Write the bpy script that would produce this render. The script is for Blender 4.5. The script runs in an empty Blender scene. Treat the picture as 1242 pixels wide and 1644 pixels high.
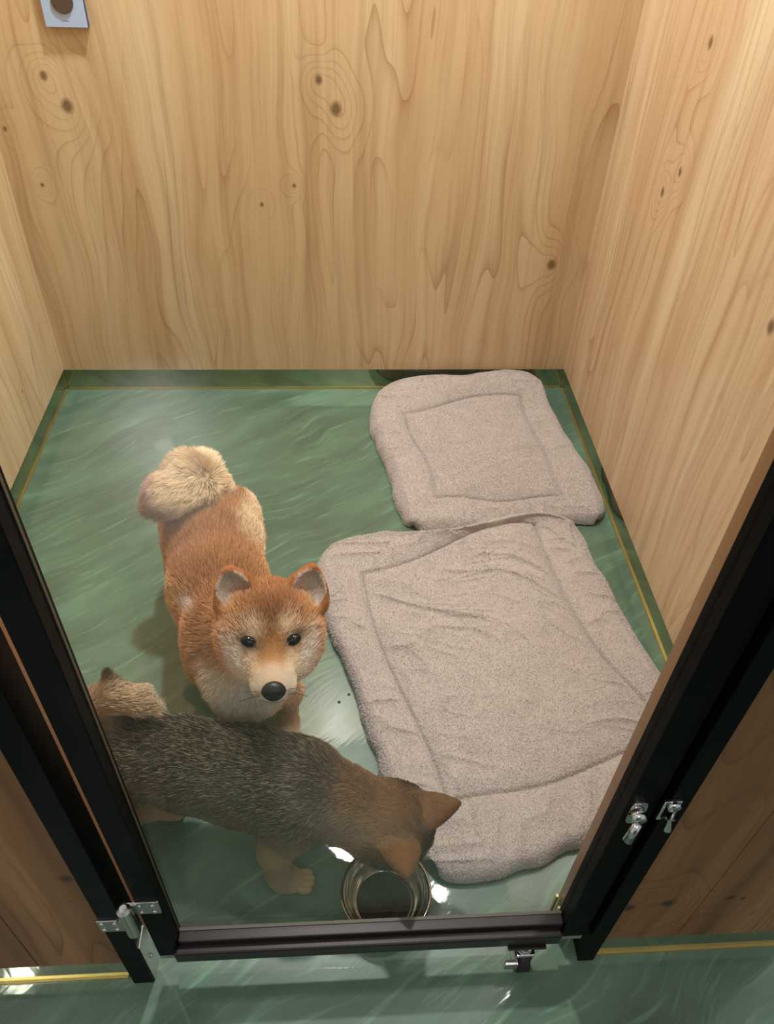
import bpy, bmesh, math, random
import numpy as np
from mathutils import Vector, Matrix
random.seed(7)
RNG = np.random.default_rng(11)
scn = bpy.context.scene
COL = scn.collection

# ------------------------------------------------------------------ camera
CAM = np.array([0.0, 0.0, 1.36])
RT = np.array([0.99787706, -0.05551039, 0.03405825])
UP = np.array([0.01306892, 0.68300418, 0.73029754])
FW = np.array([0.06380103, 0.72830206, -0.68227966])
FPX = 1265.0
cd = bpy.data.cameras.new('camera')
cam = bpy.data.objects.new('camera', cd); COL.objects.link(cam)
cam.matrix_world = Matrix(((RT[0], UP[0], -FW[0], 0), (RT[1], UP[1], -FW[1], 0), (RT[2], UP[2], -FW[2], 1.36), (0, 0, 0, 1)))
cd.sensor_fit = 'VERTICAL'; cd.sensor_height = 36; cd.lens = FPX / 1644 * 36
cd.clip_start = 0.02
scn.camera = cam
scn.view_settings.view_transform = 'Standard'; scn.view_settings.look = 'None'
scn.view_settings.exposure = 0.0; scn.view_settings.gamma = 1.0
scn.view_settings.use_curve_mapping = False
scn.cycles.max_bounces = 8; scn.cycles.transparent_max_bounces = 24
scn.cycles.glossy_bounces = 5; scn.cycles.diffuse_bounces = 4

# ------------------------------------------------------------------ world, lamps + added face fill
w = bpy.data.worlds.new('world'); scn.world = w; w.use_nodes = True
bg = w.node_tree.nodes['Background']; bg.inputs[0].default_value = (1.0, 0.99, 0.98, 1); bg.inputs[1].default_value = 0.52

def lamp(name, loc, power, radius, col=(1, 0.98, 0.96)):
    l = bpy.data.lights.new(name, 'AREA'); l.shape = 'DISK'; l.size = radius * 2
    l.energy = power; l.color = col
    o = bpy.data.objects.new(name, l); o.location = loc; COL.objects.link(o)
    return o
lamp('ceiling_lamp', (-0.02, 1.62, 2.4), 41, 0.06)
lamp('ceiling_lamp', (0.45, 1.43, 2.4), 1.6, 0.03)
lamp('ceiling_lamp', (0.75, 0.94, 2.4), 10, 0.05)
def spot(name, loc, target, power, radius, cone):
    l = bpy.data.lights.new(name, 'SPOT'); l.energy = power; l.shadow_soft_size = radius; l.spot_size = math.radians(cone); l.spot_blend = .6; l.color = (1, .975, .94)
    o = bpy.data.objects.new(name, l); o.location = loc; COL.objects.link(o)
    o.rotation_euler = (Vector(target) - Vector(loc)).to_track_quat('-Z', 'Y').to_euler()
    return o
spot('corridor_downlight', (-1.29, -3.9, 2.4), (-.468, -.885, 0), 1500, .07, 9)
spot('corridor_downlight', (-.93, -2.37, 2.4), (-.338, -.331, 0), 90, .025, 10)
lamp('corridor_lamp_or_fill', (0.15, -1.3, 2.4), 8, 0.5)  # added fill to brighten the red dog's face; no lamp known here
lamp('corridor_lamp_or_fill', (-1.36, -0.35, 2.4), 10, 0.05)

def at(px, py, v, axis=2):
    """point of the photograph (px, py) on the plane axis = v, in metres"""
    d = FW * FPX + RT * (px - 621) - UP * (py - 822)
    return CAM + d * (v - CAM[axis]) / d[axis]

# ------------------------------------------------------------------ helpers
def lin(r, g=None, b=None):
    if g is None: r, g, b = r
    f = lambda c: (c / 255 / 12.92) if c / 255 <= 0.04045 else ((c / 255 + 0.055) / 1.055) ** 2.4
    return (f(r), f(g), f(b), 1.0)

def link(o, parent=None):
    COL.objects.link(o)
    if parent is not None: o.parent = parent
    return o
def tag(o, label=None, cat=None, group=None, kind=None):
    if label: o['label'] = label
    if cat: o['category'] = cat
    if group: o['group'] = group
    if kind: o['kind'] = kind
    return o
def obj(name, bm, m, parent=None, smooth=False):
    me = bpy.data.meshes.new(name)
    if isinstance(bm, bmesh.types.BMesh):
        bm.to_mesh(me); bm.free()
    else:
        me.from_pydata(*bm)
    if smooth: me.polygons.foreach_set('use_smooth', [True] * len(me.polygons))
    if m: me.materials.append(m)
    return link(bpy.data.objects.new(name, me), parent)
def box(bm, x0, x1, y0, y1, z0, z1, bev=0.0):
    r = bmesh.ops.create_cube(bm, size=1)
    for v in r['verts']:
        v.co = Vector(((x0 + x1) / 2 + v.co.x * (x1 - x0), (y0 + y1) / 2 + v.co.y * (y1 - y0), (z0 + z1) / 2 + v.co.z * (z1 - z0)))
    if bev > 0:
        es = list({e for v in r['verts'] for e in v.link_edges})
        bmesh.ops.bevel(bm, geom=es, offset=bev, segments=2, affect='EDGES', profile=0.5)
    return bm
def mbox(*a, **k): return box(bmesh.new(), *a, **k)
def tube(bm, p0, p1, r0, r1=None, seg=20):
    p0 = Vector(p0); p1 = Vector(p1); r1 = r0 if r1 is None else r1
    d = p1 - p0
    q = d.to_track_quat('Z', 'Y').to_matrix().to_4x4(); q.translation = (p0 + p1) / 2
    bmesh.ops.create_cone(bm, cap_ends=True, segments=seg, radius1=r0, radius2=r1, depth=d.length, matrix=q)
    return bm
def lathe(bm, prof, c, seg=72):
    rings = []
    for r, z in prof:
        if r < 1e-6: rings.append([bm.verts.new((c[0], c[1], c[2] + z))])
        else: rings.append([bm.verts.new((c[0] + r * math.cos(2 * math.pi * k / seg), c[1] + r * math.sin(2 * math.pi * k / seg), c[2] + z)) for k in range(seg)])
    for A, B in zip(rings, rings[1:]):
        for k in range(seg):
            k2 = (k + 1) % seg
            if len(A) == 1: bm.faces.new((A[0], B[k2], B[k]))
            elif len(B) == 1: bm.faces.new((A[k], A[k2], B[0]))
            else: bm.faces.new((A[k], A[k2], B[k2], B[k]))
    return bm

# ------------------------------------------------------------------ numpy noise
_LAT = RNG.random((64, 64, 64)).astype(np.float32)
def vnoise(P):
    P = np.asarray(P, dtype=np.float64)
    i = np.floor(P).astype(int); f = P - i; f = f * f * (3 - 2 * f)
    out = 0
    for dx in (0, 1):
        for dy in (0, 1):
            for dz in (0, 1):
                wgt = (f[..., 0] if dx else 1 - f[..., 0]) * (f[..., 1] if dy else 1 - f[..., 1]) * (f[..., 2] if dz else 1 - f[..., 2])
                out = out + wgt * _LAT[(i[..., 0] + dx) & 63, (i[..., 1] + dy) & 63, (i[..., 2] + dz) & 63]
    return out * 2 - 1
def smooth01(x, a, b):
    t = np.clip((x - a) / (b - a), 0, 1); return t * t * (3 - 2 * t)

# ------------------------------------------------------------------ node materials
class NT:
    def __init__(s, name):
        s.m = bpy.data.materials.new(name); s.m.use_nodes = True
        s.t = s.m.node_tree; s.b = s.t.nodes['Principled BSDF']; s.out = s.t.nodes['Material Output']
    def n(s, kind, **kw):
        nd = s.t.nodes.new(kind)
        for k, v in kw.items():
            if k.startswith('i_'): nd.inputs[int(k[2:])].default_value = v
            else: setattr(nd, k, v)
        return nd
    def l(s, a, b): s.t.links.new(a, b)
    def math(s, op, a, b=None, c=None, clamp=False):
        nd = s.n('ShaderNodeMath', operation=op, use_clamp=clamp)
        for i, v in enumerate((a, b, c)):
            if v is None: continue
            if isinstance(v, (int, float)): nd.inputs[i].default_value = v
            else: s.l(v, nd.inputs[i])
        return nd.outputs[0]
    def mix(s, f, a, b, mode='MIX'):
        nd = s.n('ShaderNodeMix', data_type='RGBA', blend_type=mode)
        for i, v in ((0, f), (6, a), (7, b)):
            if isinstance(v, (int, float, tuple)): nd.inputs[i].default_value = v
            else: s.l(v, nd.inputs[i])
        return nd.outputs[2]
    def ramp(s, f, stops):
        nd = s.n('ShaderNodeValToRGB'); e = nd.color_ramp.elements
        while len(e) < len(stops): e.new(0.5)
        for k, (p, c) in enumerate(stops): e[k].position = p; e[k].color = c
        s.l(f, nd.inputs[0]); return nd.outputs[0]
    def noise(s, vec, scale, detail=3, rough=0.5, dist=0.0):
        nd = s.n('ShaderNodeTexNoise'); s.l(vec, nd.inputs['Vector'])
        nd.inputs['Scale'].default_value = scale; nd.inputs['Detail'].default_value = detail
        nd.inputs['Roughness'].default_value = rough; nd.inputs['Distortion'].default_value = dist
        return nd.outputs[0]
    def comb(s, x, y, z):
        nd = s.n('ShaderNodeCombineXYZ')
        for i, v in enumerate((x, y, z)):
            if isinstance(v, (int, float)): nd.inputs[i].default_value = v
            else: s.l(v, nd.inputs[i])
        return nd.outputs[0]
    def xyz(s):
        tc = s.n('ShaderNodeTexCoord'); sp = s.n('ShaderNodeSeparateXYZ'); s.l(tc.outputs['Object'], sp.inputs[0]); return sp.outputs, tc.outputs['Object']
    def bump(s, h, strength, dist=0.001, normal=None):
        nd = s.n('ShaderNodeBump'); nd.inputs['Strength'].default_value = strength; nd.inputs['Distance'].default_value = dist
        s.l(h, nd.inputs['Height'])
        if normal is not None: s.l(normal, nd.inputs['Normal'])
        return nd.outputs[0]
    def set(s, **kw):
        for k, v in kw.items():
            inp = s.b.inputs[k.replace('_', ' ')]
            if isinstance(v, (int, float, tuple)): inp.default_value = v
            else: s.l(v, inp)
        return s

def plain(name, col, rough=0.5, metal=0.0, **kw):
    s = NT(name); s.set(Base_Color=col, Roughness=rough, Metallic=metal, **kw)
    return s.m

def wood_material(name, ax, knots, tones, line=(150, 105, 62), seed=0.0, gloss=0.42, warm=0.0, vs=1.0):
    """ax: 0 = sheet runs in x, 1 = sheet runs in y; grain runs up z. knots = (u, z, r)"""
    s = NT(name); o, _ = s.xyz()
    u = o[ax]; v = o[2]
    vv = s.math('MULTIPLY', v, 0.105 * vs)
    warp = s.noise(s.comb(s.math('MULTIPLY', u, 2.2), s.math('MULTIPLY', v, 0.8), seed), 2.0, 2, 0.5)
    uw = s.math('ADD', u, s.math('MULTIPLY', s.math('SUBTRACT', warp, 0.5), 0.10))
    field = s.noise(s.comb(uw, vv, seed), 3.4, 2.5, 0.45)
    spot = None
    for (ku, kz, r) in knots:
        du = s.math('SUBTRACT', u, ku); dv = s.math('MULTIPLY', s.math('SUBTRACT', v, kz), 0.8)
        d2 = s.math('ADD', s.math('MULTIPLY', du, du), s.math('MULTIPLY', dv, dv))
        g = s.math('EXPONENT', s.math('MULTIPLY', d2, -1.0 / (r * 3.6) ** 2))
        field = s.math('ADD', field, s.math('MULTIPLY', g, 0.16))
        core = s.math('SUBTRACT', 1.0, s.math('DIVIDE', s.math('SQRT', d2), r), clamp=True)
        spot = core if spot is None else s.math('MAXIMUM', spot, core)
    ring = s.math('FRACT', s.math('MULTIPLY', field, 24.0))
    ring = s.math('POWER', ring, 9.0)
    big = s.noise(s.comb(s.math('MULTIPLY', uw, 9.0), s.math('MULTIPLY', v, 0.5), seed + 3), 1.0, 3, 0.55)
    fine = s.noise(s.comb(s.math('MULTIPLY', uw, 150.0), s.math('MULTIPLY', v, 3.0), seed + 5), 1.0, 3, 0.6)
    mid = s.noise(s.comb(s.math('MULTIPLY', uw, 38.0), s.math('MULTIPLY', v, 1.0), seed + 9), 1.0, 3, 0.6)
    c = s.ramp(big, [(0.30, lin(*tones[0])), (0.5, lin(*tones[1])), (0.68, lin(*tones[2]))])
    msk = s.math('MULTIPLY', s.math('SUBTRACT', s.noise(s.comb(s.math('MULTIPLY', u, 3.0), s.math('MULTIPLY', v, 1.4), seed + 21), 1.6, 1, 0.5), 0.36), 4.0, clamp=True)
    c = s.mix(s.math('MULTIPLY', s.math('MULTIPLY', ring, msk), 0.55), c, lin(*line))
    c = s.mix(s.math('MULTIPLY', s.math('SUBTRACT', mid, 0.47, clamp=True), 1.5, clamp=True), c, lin(*line))
    c = s.mix(s.math('MULTIPLY', s.math('SUBTRACT', fine, 0.5, clamp=True), 0.9, clamp=True), c, lin(*line))
    if spot is not None:
        c = s.mix(s.math('MULTIPLY', s.math('MULTIPLY', spot, 1.7, clamp=True), 0.8), c, lin(*[int(k * 0.62) for k in line]))
    s.set(Base_Color=c, Roughness=gloss)
    s.l(s.bump(s.math('ADD', fine, ring), 0.12, 0.0006), s.b.inputs['Normal'])
    return s.m

TON = ((202, 169, 127), (213, 184, 143), (221, 198, 160))
M_back = wood_material('back wall maple sheet', 0, [(-.605, .781, .017), (-.642, .843, .011), (.011, .786, .017), (-.028, .847, .011), (.592, .404, .016), (-.759, .729, .006), (-.178, .559, .006), (-.095, .607, .006), (-.707, .601, .006)], TON)
M_right = wood_material('right wall maple sheet', 1, [(1.593, 1.026, .012), (1.568, .805, .010), (1.626, .743, .011), (1.074, .744, .014), (.80, .45, .004)], ((203, 170, 135), (213, 184, 149), (222, 200, 166)), seed=4.3)
M_left = wood_material('left wall maple sheet', 1, [(1.7, .2, .004)], ((208, 184, 144), (220, 198, 158), (226, 207, 172)), seed=8.1)
M_jamb = wood_material('jamb wood', 1, [(.45, .9, .003)], ((140, 106, 76), (150, 116, 86), (134, 98, 70)), seed=2.0)
M_plank = wood_material('brown stained plank', 0, [(-.333, .371, .010), (.408, .195, .012), (.462, .205, .012), (-.36, .62, .008), (.55, .215, .008), (.57, .21, .006)], ((106, 71, 42), (134, 94, 57), (158, 116, 76)), line=(58, 34, 18), seed=12.0, gloss=0.5)

# black powder-coated steel
s = NT('black powder coated steel'); o, ov = s.xyz()
s.set(Base_Color=lin(3, 5, 5), Roughness=s.math('ADD', s.math('MULTIPLY', s.noise(ov, 30, 3), 0.15), 0.42), Specular_IOR_Level=0.08)
M_black = s.m
M_rail = plain('dark bronze anodised rail', lin(38, 32, 32), 0.34, 0.5)
M_chrome = plain('chrome', lin(205, 205, 205), 0.12, 1.0)
M_steel = plain('satin stainless steel', lin(185, 185, 180), 0.28, 1.0)
M_bead = plain('glass edge seal', lin(78, 74, 58), 0.5)
M_grey = plain('grey plastic end cap', lin(128, 126, 124), 0.55)
M_gold = plain('brass coloured edge strip', lin(200, 174, 108), 0.3, 0.8)
M_rubber = plain('dark rubber', lin(30, 26, 25), 0.55)

# mirror kick board: bronze-green tinted mirror film over metal
s = NT('green tinted mirror kick board'); o, ov = s.xyz()
nn = s.noise(ov, 9, 3, 0.5)
c = s.ramp(nn, [(0.35, lin(140, 152, 120)), (0.65, lin(172, 178, 144))])
s.set(Base_Color=c, Roughness=0.07, Metallic=0.88)
s.l(s.bump(s.noise(ov, 14, 2), 0.10, 0.002), s.b.inputs['Normal'])
M_mirror = s.m

# trowelled green resin floor
s = NT('trowelled green resin floor'); o, ov = s.xyz()
ca, sa = math.cos(math.radians(33)), math.sin(math.radians(33))
a = s.math('ADD', s.math('MULTIPLY', o[0], ca), s.math('MULTIPLY', o[1], sa))
b = s.math('SUBTRACT', s.math('MULTIPLY', o[1], ca), s.math('MULTIPLY', o[0], sa))
wr = s.noise(ov, 2.3, 2, 0.5)
b2 = s.math('ADD', b, s.math('MULTIPLY', wr, 0.20))
streak = s.noise(s.comb(s.math('MULTIPLY', a, 2.2), s.math('MULTIPLY', b2, 11.0), 0.0), 1.0, 5, 0.6, 0.25)
fstreak = s.noise(s.comb(s.math('MULTIPLY', a, 7.0), s.math('MULTIPLY', b2, 70.0), 2.0), 1.0, 3, 0.55, 0.3)
patch = s.noise(ov, 3.1, 3, 0.55)
c = s.ramp(streak, [(0.30, lin(66, 82, 69)), (0.5, lin(86, 112, 93)), (0.70, lin(112, 150, 126))])
c2 = s.ramp(patch, [(0.3, lin(82, 94, 78)), (0.7, lin(98, 132, 112))])
c = s.mix(0.45, c, c2)
c = s.mix(s.math('MULTIPLY', s.math('SUBTRACT', fstreak, 0.56, clamp=True), 2.0, clamp=True), c, lin(138, 182, 150))  # pale streaks paint highlights of the glossy ripples into the colour
s.set(Base_Color=c, Roughness=0.30, Specular_IOR_Level=0.3, Coat_Weight=1.0, Coat_Roughness=s.math('ADD', s.math('MULTIPLY', patch, 0.05), 0.012))
h = s.math('ADD', s.math('MULTIPLY', streak, 1.0), s.math('MULTIPLY', fstreak, 0.16))
bn = s.bump(h, 0.40, 0.0015); s.l(bn, s.b.inputs['Normal']); s.l(bn, s.b.inputs['Coat Normal'])
M_floor = s.m

# clear glass as a thin sheet: see-through plus a Fresnel mirror
s = NT('clear door glass')
tr = s.n('ShaderNodeBsdfTransparent'); tr.inputs[0].default_value = (0.965, 0.975, 0.965, 1)
gl = s.n('ShaderNodeBsdfGlossy'); gl.inputs['Roughness'].default_value = 0.0
ge = s.n('ShaderNodeNewGeometry'); dt = s.n('ShaderNodeVectorMath', operation='DOT_PRODUCT')
s.l(ge.outputs['Normal'], dt.inputs[0]); s.l(ge.outputs['Incoming'], dt.inputs[1])
fr_ = s.math('ADD', s.math('MULTIPLY', s.math('POWER', s.math('SUBTRACT', 1.0, s.math('ABSOLUTE', dt.outputs['Value'])), 5.0), 0.97), 0.022)
mx = s.n('ShaderNodeMixShader')
s.l(fr_, mx.inputs[0]); s.l(tr.outputs[0], mx.inputs[1]); s.l(gl.outputs[0], mx.inputs[2]); s.l(mx.outputs[0], s.out.inputs[0])
M_glass = s.m

# ------------------------------------------------------------------ setting
XL, XR, YB, YF, HB = -0.784, 0.689, 1.996, 0.413, 0.071
JY = 0.482          # inner face of the front returns
JL, JR = -0.298, 0.345
HW = 2.0
def struct(name, bm, m, parent=None):
    o = obj(name, bm, m, parent)
    if parent is None: o['kind'] = 'structure'
    return o
struct('floor', mbox(-3, 3, -5.5, YB + .05, -0.05, 0), M_floor)
struct('wall_back', mbox(XL - .03, XR + .03, YB, YB + .03, HB, HW), M_back)
wl = struct('wall_left', mbox(XL - .03, XL, JY, YB, HB, HW), M_left)
wr_ = struct('wall_right', mbox(XR, XR + .03, JY, YB, HB, HW), M_right)
struct('wall_opposite', mbox(-3, 3, -5.5, -5.45, 0, 2.6), plain('dim plaster', lin(120, 112, 100), 0.8))
RC = 0.008
bb = struct('baseboard_back', mbox(XL - .03, XR + .03, YB + RC, YB + .03, 0.0, HB), M_mirror)
obj('brass_strip', mbox(XL, XR, YB + RC - .0035, YB + RC, 0, .0045), M_gold, bb)
bl = struct('baseboard_left', mbox(XL - .03, XL - RC, JY, YB + RC, 0.0, HB), M_mirror)
obj('brass_strip', mbox(XL - RC, XL - RC + .0035, JY, YB, 0, .0045), M_gold, bl)
obj('corner_strip', mbox(XL - RC, XL - RC + .002, YB + RC - .002, YB + RC, 0, HB), M_gold, bl)
br = struct('baseboard_right', mbox(XR + RC, XR + .03, JY, YB + RC, 0.0, HB), M_mirror)
obj('brass_strip', mbox(XR + RC - .0035, XR + RC, JY, YB, 0, .0045), M_gold, br)
obj('corner_strip', mbox(XR + RC - .002, XR + RC, YB + RC - .002, YB + RC, 0, HB), M_gold, br)

# front walls (returns) with planks outside, black post at the opening
def front(side, xa, xb, post0, post1, jx, seams):
    o = struct('wall_front_' + side, mbox(xa, xb, YF + .012, JY, HB, HW), M_jamb)
    k = obj('end_lining', mbox(min(jx, post0), max(jx, post0), .447, JY, HB, HW), M_jamb, o)
    for a_, b_ in zip(seams, seams[1:]):
        obj('plank', mbox(a_ + .0006, b_ - .0006, YF, YF + .0118, HB, HW, bev=.0012), M_plank, o)
    obj('post', mbox(post0, post1, .406, .443, 0.0, HW, bev=.001), M_black, o)
    return o
wfl = front('left', XL - .03, -.318, -.318, -.288, JL, [-.80, -.69, -.567, -.442, -.318])
wfr = front('right', .396, XR + .03, .371, .396, JR, [.396, .513, .640, .72])
# black channel faces inside the gaps
obj('channel', mbox(-.318, -.2975, .443, .4466, HB, HW), M_black, wfl)
obj('channel', mbox(.347, .396, .443, .4466, HB, HW), M_black, wfr)
b1 = struct('baseboard_front_left', mbox(XL - .03, -.318, YF + .004, JY - .004, 0, HB - .0005), M_mirror)
obj('brass_strip', mbox(XL - .03, -.327, YF, YF + .004, 0, .005), M_gold, b1)
b2_ = struct('baseboard_front_right', mbox(.396, XR + .03, YF + .004, JY - .004, 0, HB - .0005), M_mirror)
obj('brass_strip', mbox(.386, XR + .03, YF, YF + .004, 0, .005), M_gold, b2_)
# stepped ends of the kick board beside the opening
b3 = struct('trim_1', mbox(.3455, .3705, .4475, JY, 0, HB), M_mirror)
for k, (y_, x_) in enumerate(((.4475, .3415), (.462, .340), (.4765, .3385))):
    obj('edge_strip', mbox(x_, x_ + .004, y_, y_ + .0045, 0, HB + .004 - .01 * (k == 1)), M_gold, b3)
b4 = struct('trim_2', mbox(-.3175, -.2985, .4475, JY, 0, HB), M_mirror)

# screws on the gap plate on the left jamb
sc = bmesh.new(); tube(sc, (-.2985, .430, .391), (-.294, .430, .391), .0035, .0025, 12)
obj('screw', sc, M_chrome, wfl, True)
obj('floor_bracket', mbox(-.2885, -.2865, .410, .441, .002, .135), M_steel, wfl)
sc = bmesh.new(); tube(sc, (-.2865, .425, .06), (-.2835, .425, .06), .0035, .0025, 12)
obj('screw', sc, M_chrome, wfl, True)

# ------------------------------------------------------------------ glass door
door = struct('door_1', mbox(-.266, -.236, YF, .443, .092, 1.9, bev=.001), M_black)
door['label'] = 'black steel framed glass door'
obj('door_stile', mbox(.328, .364, YF, .443, .092, 1.9, bev=.001), M_black, door)
obj('top_rail', mbox(-.236, .328, YF, .443, 1.86, 1.9, bev=.001), M_black, door)
rail = bmesh.new()
box(rail, -.242, .326, .405, .440, .084, .116, bev=.003)
box(rail, -.236, .328, .418, .438, .116, .128, bev=.002)
obj('bottom_rail', rail, M_rail, door)
obj('glass_pane', mbox(-.236, .328, .4285, .4325, .128, 1.86), M_glass, door)
bd = bmesh.new()
box(bd, -.236, -.2350, .433, .4365, .128, 1.86); box(bd, -.2350, .3270, .433, .4375, .1281, .1295)
obj('glazing_bead', bd, M_bead, door)
obj('end_cap', mbox(-.266, -.242, .414, .441, .078, .0915), M_grey, door)
obj('end_cap', mbox(.3265, .362, .414, .441, .078, .0915), M_grey, door)

def dome_screw(p, d, r, parent):
    b_ = bmesh.new(); bmesh.ops.create_uvsphere(b_, u_segments=10, v_segments=6, radius=r)
    for v in b_.verts: v.co = Vector((v.co.x, v.co.y * .55, v.co.z)) + Vector(p)
    return obj('screw', b_, M_chrome, parent, True)
# hinge: two leaves at different heights around an upright barrel
hz = .262
hg = obj('hinge', mbox(-.268, -.236, .4105, .4130, .258, .294, bev=.0005), M_steel, door)
obj('leaf', mbox(-.320, -.289, .4035, .4060, .221, .257, bev=.0005), M_steel, hg)
hb = bmesh.new(); tube(hb, (-.2765, .402, .262), (-.2765, .402, .297), .0090, seg=20); tube(hb, (-.2765, .402, .297), (-.2765, .402, .301), .0090, .005)
box(hb, -.2765, -.262, .4085, .4125, .264, .292); obj('barrel', hb, M_steel, hg, False)
hb = bmesh.new(); tube(hb, (-.2765, .402, .222), (-.2765, .402, .2612), .0090, seg=20)
box(hb, -.293, -.2765, .4015, .4055, .231, .259); obj('barrel', hb, M_steel, hg, False)
for cx, cz, y_ in ((-.252, .276, .4095), (-.3055, .239, .4028)):
    for dx in (-.0085, .0085):
        for dz in (-.010, .010):
            dome_screw((cx + dx, y_, cz + dz), None, .0035, hg)

# cam latch on the door stile and keeper on the post
def oval_plate(cx, cz, hw, hh, y0, y1):
    b_ = bmesh.new(); n_ = 28; vs = []
    for y_ in (y0, y1):
        ring_ = []
        for k in range(n_):
            t_ = 2 * math.pi * k / n_
            ring_.append(b_.verts.new((cx + hw * math.copysign(abs(math.cos(t_)) ** .6, math.cos(t_)), y_, cz + hh * math.copysign(abs(math.sin(t_)) ** .6, math.sin(t_)))))
        vs.append(ring_)
    b_.faces.new(vs[0]); b_.faces.new(vs[1][::-1])
    for k in range(n_): b_.faces.new((vs[0][k], vs[0][(k + 1) % n_], vs[1][(k + 1) % n_], vs[1][k]))
    bmesh.ops.recalc_face_normals(b_, faces=b_.faces)
    return b_
dx_, dz_ = -.011, .026
lt = obj('latch', oval_plate(.3525 + dx_, .468 + dz_, .0100, .0250, .4095, .413), M_chrome, door)
b_ = bmesh.new(); tube(b_, (.352 + dx_, .409, .470 + dz_), (.352 + dx_, .399, .470 + dz_), .0095, .0085); obj('latch_hub', b_, M_chrome, lt, True)
b_ = bmesh.new(); tube(b_, (.351 + dx_, .398, .466 + dz_), (.346 + dx_, .394, .434 + dz_), .0048, .0062); obj('lever', b_, M_chrome, lt, True)
dx_, dz_ = -.012, .040
kp = bmesh.new()
for (x0, x1, z0, z1) in ((.374, .3775, .452, .494), (.3905, .394, .456, .494), (.3775, .3905, .488, .494), (.3775, .3905, .452, .457)):
    box(kp, x0 + dx_, x1 + dx_, .4015, .4060, z0 + dz_, z1 + dz_, bev=.0008)
kp = obj('keeper', kp, M_chrome, wfr)
b_ = bmesh.new(); tube(b_, (.385 + dx_, .402, .487 + dz_), (.385 + dx_, .397, .487 + dz_), .0075); obj('keeper_boss', b_, M_chrome, kp, True)
b_ = bmesh.new(); box(b_, .3815 + dx_, .3905 + dx_, .394, .4005, .4635 + dz_, .467 + dz_); tube(b_, (.386 + dx_, .397, .4635 + dz_), (.387 + dx_, .3935, .444 + dz_), .0022, .0045); obj('hook', b_, M_chrome, kp)

# castor under the free end of the door
cx = .277; cy = .4125
cs = obj('castor', mbox(cx - .029, cx + .029, cy - .012, cy + .018, .0788, .0838, bev=.001), M_rail, door)
b_ = bmesh.new(); tube(b_, (cx, cy, .0665), (cx, cy, .0786), .013, seg=24); obj('swivel', b_, M_chrome, cs, True)
b_ = bmesh.new()
for sx in (-1, 1): box(b_, cx + sx * .0125 - .0012, cx + sx * .0125 + .0012, cy - .013, cy + .013, .020, .066, bev=.0005)
box(b_, cx - .0137, cx + .0137, cy - .016, cy + .016, .0588, .0665, bev=.002); obj('fork', b_, M_chrome, cs)
b_ = bmesh.new(); tube(b_, (cx - .0095, cy, .0252), (cx + .0095, cy, .0252), .0250, seg=36); obj('wheel', b_, M_rubber, cs, True)
b_ = bmesh.new(); box(b_, cx - .032, cx - .0145, cy - .024, cy - .016, .036, .056, bev=.001); box(b_, cx - .0150, cx - .0125, cy - .024, cy + .0, .036, .056); obj('brake_tab', b_, M_steel, cs)
# ------------------------------------------------------------------ wall sensor
bx0, bx1 = -.6085, -.519
sn = obj('wall_sensor', mbox(bx0, bx1, YB - .012, YB - .0002, .941, 1.055, bev=.002), plain('dark plastic housing', lin(60, 70, 105), .4))
tag(sn, 'pale blue square sensor with a round dark lens high on the wooden back wall', 'sensor')
obj('face_plate', mbox(bx0 + .001, bx1 - .001, YB - .0150, YB - .0122, .942, 1.054, bev=.0008), plain('pale blue plate', lin(176, 200, 236), .35), sn)
b_ = bmesh.new(); tube(b_, (-.5635, YB - .0152, .990), (-.5635, YB - .0185, .990), .0235, .0215, 40); obj('lens', b_, plain('brown smoked lens', lin(78, 66, 56), .15, Coat_Weight=.6), sn, False)
fc = bpy.data.curves.new('lettering', 'FONT'); fc.body = 'Suarthau'; fc.size = .0042; fc.extrude = .0001; fc.align_x = 'CENTER'
fo = bpy.data.objects.new('lettering', fc); fo.location = (-.5635, YB - .0151, .953); fo.rotation_euler = (math.pi / 2, 0, 0); link(fo)
bpy.context.view_layer.update()
tm = bpy.data.meshes.new_from_object(fo.evaluated_get(bpy.context.evaluated_depsgraph_get())); tm.materials.clear(); tm.materials.append(plain('grey print', lin(90, 100, 130), .6))
to = link(bpy.data.objects.new('print', tm), sn); to.matrix_local = fo.matrix_world.copy(); bpy.data.objects.remove(fo); to.name = 'lettering'

# ------------------------------------------------------------------ steel bowl
BC = (.0715, .5085, 0)
prof = [(0, .0035), (.030, .0035), (.0300, .0005), (.046, .0005), (.049, .003), (.056, .015), (.064, .034), (.0675, .0415), (.0725, .0425), (.0742, .0440), (.0735, .0460), (.0705, .0468), (.0675, .0452), (.0655, .0415), (.0615, .0330), (.0600, .0320), (.0585, .0290), (.0530, .0120), (.0490, .0065), (.0460, .0052), (.0440, .0060), (.0400, .0048), (.0250, .0046), (0, .0046)]
bw = obj('food_bowl', lathe(bmesh.new(), prof, BC), plain('polished stainless bowl', lin(176, 170, 156), 0.13, 1.0), None, True)
tag(bw, 'round stainless steel bowl on the green floor under the dark puppy\'s muzzle', 'bowl')

# small water drops on the floor beside the big mat
for (dx, dy, r_, lb) in ((.020, .913, .0032, 'middle one of three tiny dark drops on the green floor left of the larger mat'), (.000, .896, .0034, 'largest of three tiny dark drops on the green floor, nearest the puppy'), (.037, .919, .0026, 'smallest of three tiny dark drops on the green floor, nearest the larger mat')):
    b_ = bmesh.new(); lathe(b_, [(0, 0.0001), (r_, .0001), (r_ * .8, .0006), (0, .0009)], (0, 0, 0), 16)
    d_ = obj('droplet', b_, plain('dark wet droplet', lin(38, 52, 42), .08), None, True); d_.location = (dx, dy, 0)
    tag(d_, lb, 'drop', 'dark drops on the floor')
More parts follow.
